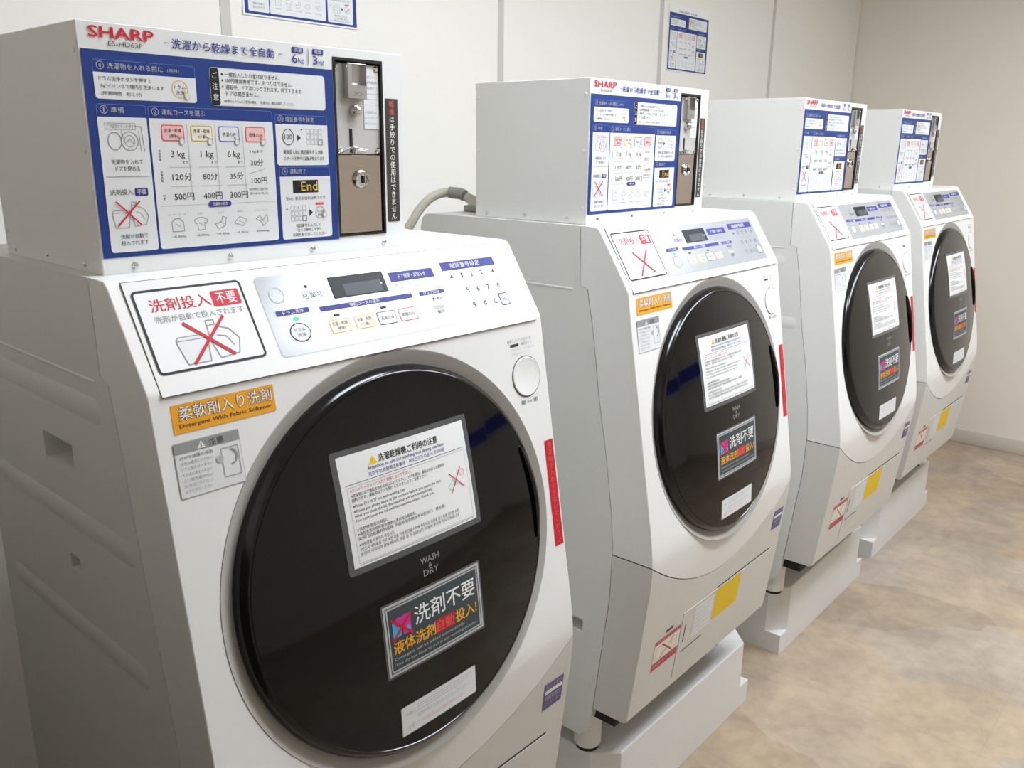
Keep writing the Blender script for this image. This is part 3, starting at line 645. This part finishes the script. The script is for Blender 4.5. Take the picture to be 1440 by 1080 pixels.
    p.disc(.1905, .0705, .0045, .0028, 'green', 2, 14); p.disc(.1895, .0885, .0148, .0128, 'dark', 2, 28); p.disc(.1895, .0885, .0132, .0112, 'paper', 3, 28); p.text('ドラム', .182, .0825, .0155, .0045, 'dark', 4); p.text('洗浄', .1835, .0895, .0125, .0048, 'dark', 4)
    for k, (u, c, f, a, b) in enumerate([(.2495, 'gold', 'cream', '洗濯・乾燥', '(標準)'), (.2885, 'gold', 'cream', '洗濯・乾燥', '(少量)'), (.3265, 'dark', 'paper', '洗濯のみ', ''), (.3635, 'salmon', 'paper', '乾燥のみ', '')]):
        p.rect(u-.0158, .0795, u+.0158, .0985, c, 2, .003); p.rect(u-.0146, .0807, u+.0146, .0973, f, 3, .0022)
        if b: p.text(a, u-.012, .083, .024, .005, 'dark', 4); p.text(b, u-.0065, .0902, .013, .0048, 'dark', 4)
        else: p.text(a, u-.011, .0862, .022, .0055, 'dark', 4)
        if k in (0, 2): p.rect(u-.005, .0725, u+.005, .0757, 'black', 2, .0012)
    p.text('予約', .4135, .0705, .02, .0055, 'dark', 2, .02); p.rect(.4115, .0835, .4335, .0895, 'lgrey', 2, .001); p.text('解除', .4165, .0905, .014, .0065, 'dark', 2)
    p.poly([(.4645, .0465), (.4745, .0465), (.4695, .0415)], 'dark', 2)
    for r_, us in enumerate(((.4905, .5105, .5315, .557), (.4905, .5115, .5335, .556), (.4915, .5145, .5365))):
        for c_, u in enumerate(us):
            v = (.0442, .0686, .0925)[r_]; p.frame(u-.0085, v-.0085, u+.0085, v+.0085, .0006, 'grey', 2, .002); p.text('1234567890C'[r_*4+c_], u-.0025, v-.0042, .005, .0082, 'dark', 3, .012)
    p.rect(.5472, .0812, .5668, .1018, 'navy', 2, .003); p.rect(.549, .083, .565, .1, 'paper', 3, .0022); p.text('決定', .5515, .089, .011, .006, 'dark', 4)
    p.build('control_film', lambda u, v, h: CP(u, v, .001+h), cf, .0002, .0002)
    bm = slab(bmesh.new(), .257, .0225, .3465, .052, .001, .0022); lcd = bm_obj('display', bm, LCD, cf, None)
    p = Print(1); p.rect(.276, .034, .338, .0505, mat('display_window', (80, 82, 88), .35, var=0, spec=.15), 1); p.disc(.3385, .0395, .0016, .0016, 'lgrey', 2, 8); p.build('display_window', lambda u, v, h: CP(u, v, .0022+h), lcd, .0001, .0002)
    p = Print(1)
    u0, v0, u1, v1 = .003, .0108, .1348, .1102; Wd, Hd = u1-u0, v1-v0; q = lambda a, b: (u0+Wd*a, v0+Hd*b)
    p.rect(u0, v0, u1, v1, PRINTW, 1, .006); p.frame(u0, v0, u1, v1, .0028, 'black', 2, .006)
    p.text('洗剤投入', *q(.12, .12), Wd*.54, Hd*.155, 'red', 3, .008); a, b = q(.68, .105); c, d = q(.95, .3); p.rect(a, b, c, d, 'red', 3, .002); p.text('不要', *q(.72, .13), Wd*.19, Hd*.145, 'paper', 4, .008)
    p.text('洗剤が自動で投入されます', *q(.12, .325), Wd*.82, Hd*.085, 'grey', 3)
    detergent_art(p, *q(.23, .44), Wd*.57, Hd*.5, .0022); p.line([q(.34, .44), q(.71, .9)], .0036, 'red', 6); p.line([q(.72, .42), q(.325, .935)], .0036, 'red', 6.5)
    p.build('no_detergent_sticker', lambda u, v, h: CP(u, v, .001+h), cf, .0002, .0002)
    # orange strip, caution label, filter cap, strip, tags
    p = Print(1); p.rect(.0045, .0152, .1308, .0468, 'orange', 1, .001)
    p.text('柔軟剤入り洗剤', .0122, .0178, .1152, .0158, 'dark', 2, .03); p.text('柔軟剤入り洗剤', .0125, .018, .1146, .0154, 'white', 3, .004)
    p.text('Detergent With Fabric Softener', .0115, .0368, .114, .0058, 'tag', 2, .01); p.build('softener_sticker', FP, root)
    p = Print(1); p.rect(-.0005, .0562, .0785, .118, 'lgrey', 1, .002); p.rect(.0003, .057, .0777, .1172, 'paper', 2, .0015); p.rect(.0003, .057, .0777, .0685, 'grey', 3, .001)
    p.poly([(.0265, .0672), (.0365, .0672), (.0315, .0588)], 'paper', 4); p.line([(.0315, .0615), (.0315, .0655)], .0008, 'dark', 5); p.text('注意', .0402, .0592, .0185, .0078, 'dark', 4)
    for k, t in enumerate(['けがや故障の原因', '子供を槽内に入れない', 'ドアに指をはさまない', 'すきまに手を入れない', '上に物を置かない', '火を近づけない', '必ずお守りください']): p.text(t, .005, .0715+k*.0062, .0385-.001*k, .0038, 'dark' if not k else 'grey', 4)
    p.frame(.053, .0735, .0745, .107, .0008, 'grey', 4, .001); p.ring(.064, .085, .0085, .0095, .0022, 'grey', 4, 20, -PI/2, PI/2); p.disc(.0505, .0845, .0045, .004, 'lgrey', 5, 12); p.build('caution_label', FP, root)
    bm = bmesh.new(); lathe(bm, [(.0325, .0001), (.0325, .0004), (.0305, .0004)], FP(.5725, .0885), dn_, 40); fr = bm_obj('filter_seam', bm, SEAM, root, None)
    bm = bmesh.new(); lathe(bm, [(.0308, -.001), (.0308, .0012), (.0295, .0022), (.027, .0016), (0, .0016)], FP(.5725, .0885), dn_, 40); fc = bm_obj('filter_cap', bm, WHITE, root)
    p = Print(1); p.text('乾燥フィルターのお手入れ', .5385, .0275, .054, .0052, 'grey', 1); p.rect(.5435, .0352, .5625, .0392, 'dark', 1, .0004); p.text('毎回そうじ', .569, .0345, .024, .0048, 'grey', 1); p.text('フィルターをつまんで', .548, .042, .05, .004, 'lgrey', 1); p.text('引き出してください', .545, .049, .045, .0035, 'lgrey', 1); p.text('開 ↔ 閉', .5555, .1245, .0365, .0065, 'dark', 1); tag(p.build('filter_lettering', FP, root), kind='stuff')
    p = Print(1); p.rect(.5975, .1985, .6175, .3745, 'red', 1); p.vtext('洗濯物を入れすぎないでください', .601, .2015, .013, .17, 'salmon', 2, .01); p.build('red_warning_strip', FP, root)
    p = Print(1); p.rect(.5555, .712, .6045, .764, 'purple', 1); p.rect(.5575, .7255, .6025, .7335, 'white', 2, .001); p.text('省エネ節水', .559, .7145, .042, .0085, 'lgrey', 2); p.text('低騒音設計', .559, .7365, .042, .0105, 'lgrey', 2); p.text('インバーター', .559, .7505, .042, .0085, 'lgrey', 2)
    p.build('purple_label', lambda u, v, h: LP(u, -v, h), root)
    # access cover low on the front
    bm = bmesh.new(); lo = []
    NZ = 6
    for h in (.0002, .0012):
        for k in range(NZ+1):
            z = -.821-.165*k/NZ
            for x in (.152+.03*k/NZ*0, .578): lo.append(bm.verts.new(LP(x, z, h)))
    K = 2*(NZ+1)
    for k in range(NZ): bm.faces.new((lo[2*k], lo[2*k+2], lo[2*k+3], lo[2*k+1])); bm.faces.new([lo[K+i] for i in (2*k, 2*k+1, 2*k+3, 2*k+2)])
    for k in range(NZ):
        for s in (0, 1): bm.faces.new((lo[2*k+s], lo[2*k+2+s], lo[K+2*k+2+s], lo[K+2*k+s]))
    bm.faces.new((lo[0], lo[1], lo[K+1], lo[K])); bm.faces.new((lo[2*NZ], lo[2*NZ+1], lo[K+2*NZ+1], lo[K+2*NZ]))
    acc = bm_obj('access_cover', bm, LOWW, root, 30)
    p = Print(.05); LQ = lambda u, v, h: LP(u, -v, h)
    p.rect(.30, .8165, .575, .8205, 'dark', 1, 0, True); p.build('cover_gap', LQ, root, .0001, .0003)
    p = Print(.02); p.rect(.300, .8245, .423, .905, 'yellow', 1, 0, True); p.build('yellow_label', LQ, acc, .0001, .0014)
    p = Print(.02); p.rect(.205, .8265, .29, .91, 'lgrey', 1, .002, True); p.rect(.2058, .8273, .2892, .9092, 'paper', 2, .002, True)
    for k in range(6): p.line([(.211, .838+k*.012), (.284-.006*(k % 3), .838+k*.012)], .0012, 'lgrey', 3)
    p.rect(.1675, .8545, .1715, .9005, 'dark', 2); p.rect(.168, .9245, .262, .9278, 'dark', 2)
    for k in range(3): p.line([(.175, .94+k*.008), (.25-.01*k, .94+k*.008)], .0009, 'lgrey', 2)
    p.build('rating_label', LQ, acc, .0001, .0014)
    p = Print(.03); p.rect(.083, .8305, .113, .8365, 'dark', 1)
    p.rect(.044, .8425, .150, .9195, 'pink', 1, 0, True); p.rect(.046, .8445, .148, .8535, 'rose', 2); p.text('洗剤投入口に注意', .052, .8465, .088, .005, 'pink', 3)
    p.rect(.046, .855, .148, .8975, 'cream', 2); p.line([(.055, .862), (.055, .893), (.08, .893), (.08, .862), (.055, .862)], .001, 'grey', 3); p.line([(.115, .86), (.138, .865), (.14, .89), (.12, .893), (.115, .86)], .001, 'grey', 3)
    p.line([(.075, .859), (.122, .8945)], .0032, 'rose', 4); p.line([(.122, .859), (.075, .8945)], .002, 'rose', 4.5)
    p.rect(.046, .8995, .148, .9175, 'rose', 2); p.text('絶対に開けないでください', .051, .9035, .09, .0085, 'pink', 3); p.build('red_cross_label', LQ, root, .0001, .0004)
    return root

def copy_tree(o, parent=None):
    c = o.copy(); COL.objects.link(c)
    if parent: c.parent = parent
    for ch in list(o.children): copy_tree(ch, c)
    return c
WASH = [((.304, .102, .202), -.0184), ((1.224, .120, .203), 0), ((2.157, .104, .211), -.0098), ((3.022, .131, .216), -.0072)]
BOXL = [(.224, .127, 1.3515), (1.143, .143, 1.353), (2.077, .129, 1.361), (2.942, .155, 1.366)]
WL = ['white front-loading washer-dryer nearest the camera, cut by the bottom edge', 'white front-loading washer-dryer second from the left, under the coin box beside the grey hose',
      'white front-loading washer-dryer third from the left', 'white front-loading washer-dryer farthest away, nearest the beige end wall']
BL = ['white coin box with blue instruction panel on the nearest washer, its title clearly readable', 'white coin box on the second washer from the left, beside the grey hose',
      'white coin box on the third washer from the left', 'small-looking white coin box on the farthest washer by the end wall']
w0 = build_washer((0, 0, 0), 0); b0 = build_coin_box((0, 0, 0), 0)
for i in range(4):
    o = w0 if i == 0 else copy_tree(w0); o.location = WASH[i][0]; o.rotation_euler = (0, 0, WASH[i][1]); tag(o, WL[i], 'washing machine', 'washer-dryers in a row')
    b = b0 if i == 0 else copy_tree(b0); b.location = BOXL[i]; b.rotation_euler = (0, 0, WASH[i][1]); tag(b, BL[i], 'coin box', 'coin boxes on the washers')

for o in [o for o in bpy.data.objects if o.name.startswith('side_rib')]:
    r = o
    while r.parent: r = r.parent
    if r.name == 'washing_machine.001': bpy.data.objects.remove(o)

# ------------------------------------------------------------------ raised stands under the washers
def stand_mesh():
    W_, D_, c = .693, .60, .05; H, h1 = .2, .061; f = 0
    bm = bmesh.new(); box(bm, (0, 0, 0), (W_, D_, h1))
    # chamfered block above, hollow top with a rim
    def ring(z, i): 
        a = c-i*.35
        return [bm.verts.new(p) for p in ((a+i, i+f, z), (W_-a-i, i+f, z), (W_-i-f, a+i, z), (W_-i-f, D_-a-i, z), (W_-a-i, D_-i-f, z), (a+i, D_-i-f, z), (i+f, D_-a-i, z), (i+f, a+i, z))]
    R = [ring(h1, 0), ring(H-.003, 0), ring(H, .003)]
    for A, B in zip(R, R[1:]):
        for k in range(8): bm.faces.new((A[k], A[(k+1) % 8], B[(k+1) % 8], B[k]))
    bm.faces.new(R[-1])
    return bm
STX = [(-.0, -.125), (.923, -.109), (1.885, -.083), (2.77, -.068)]
SL = ['white raised washer stand under the nearest washer', 'white raised washer stand with cut corners under the second washer, nearest visible stand', 'white raised washer stand with cut corners under the third washer', 'white raised washer stand with cut corners under the farthest washer']
st = None
for i, (x, y) in enumerate(STX):
    if st is None: st = bm_obj('washer_stand', stand_mesh(), PANW, None, 30); o = st
    else: o = st.copy(); COL.objects.link(o)
    o.location = (x-.03*(i == 3), y, 0); o.scale.z = WASH[i][0][2]/.2-.0001; tag(o, SL[i], 'stand', 'raised stands under the washers')

# ------------------------------------------------------------------ posters on the back wall
def poster(name, x, ztop, sc, label, title):
    root = tag(empty(name, (x, YW-.0075, ztop)), label, 'poster', 'instruction posters on the back wall')
    W_, H_ = .3208*sc, .219*sc
    bm = bmesh.new(); box(bm, (-.004, -.0012, -H_-.004), (W_+.004, 0, .03), 0); sh = bm_obj('sheet', bm, PRINTW, root, None)
    p = instruction_art(); 
    if title: p.text('洗濯から乾燥まで全自動', .07, -.0125, .15, .0085, 'navy', 3)
    p.build('printed_instructions', lambda u, v, h: (u*sc, -.0012-h, -v*sc), root, .00012, .0002)
poster('wall_poster', .752, .424+.219*.99, .99, 'white and blue printed instruction poster cut by the top edge of the photo', False)
poster('wall_poster', 2.551, .630, .915, 'small white and blue instruction poster on the wall above the second coin box', True)
for o in bpy.data.objects:
    if o.name.startswith('wall_poster'): o.location.z += 1.353

# ------------------------------------------------------------------ water hose behind the second washer
root = tag(empty('water_hose', (1.03, .50, 1.353)), 'beige water hose arching behind the second washer and coin box', 'hose')
R_ = Vector((1.03, .50, 1.353)); HW = lambda x, y, z: Vector((x+.922, y, z+1.353))-R_
pts = spline([HW(-.03, YW-.009, -.10), HW(-.02, .70, -.10), HW(.003, .58, -.085), HW(.022, .53, -.05), HW(.057, .52, -.003), HW(.090, .515, .024), HW(.120, .50, .036), HW(.136, .475, .036)], 6)
bm = bmesh.new(); tube(bm, pts, .0105, 14); bm_obj('hose_pipe', bm, HOSE, root, 60)
bm = bmesh.new(); tube(bm, [HW(.126, .488, .037), HW(.136, .462, .035), HW(.138, .451, .031)], .0135, 14); bm_obj('hose_cuff', bm, HOSED, root, 60)
bm = bmesh.new(); tube(bm, [HW(.138, .442, .027), HW(.136, .425, .022), HW(.130, .405, .0015)], [.011, .0125, .016], 14); fit = [bm_obj('water_inlet_elbow', bm, HOSE, None, 60)]
bm = bmesh.new(); box(bm, HW(.080, .335, .0003), HW(.19, .40, .014), .003, 2); fit.append(bm_obj('water_inlet', bm, HOSED))
wm = bpy.data.objects['washing_machine.001']
for o in fit:
    o.data.transform(Matrix.Translation(R_-Vector(WASH[1][0]))); o.parent = wm
# ------------------------------------------------------------------ unseen blue board, added to give the blue streak in the black doors
root = tag(empty('added_blue_board', (XE, YF, 1.0)), 'unseen long blue board with white edges, added for the blue streak in the doors', 'sign')
BS = mat('added_blue_face', (66, 60, 214), .4, var=.02)
for lo, hi in (((-.02, .03, 0), (0, .98, .17)), ((-.6, 0, -.05), (-.03, .02, .12))):
    bm = bmesh.new(); box(bm, lo, hi, .003, 1); bm_obj('board', bm, BS, root, None)
    for z0, z1 in ((lo[2]-.022, lo[2]), (hi[2], hi[2]+.022)):
        bm = bmesh.new(); box(bm, (lo[0]-(.006 if lo[0] > -.1 else 0), lo[1], z0), (hi[0], hi[1]+(.006 if lo[0] < -.1 else 0), z1), .003, 1); bm_obj('frame_rail', bm, PRINTW, root, None)
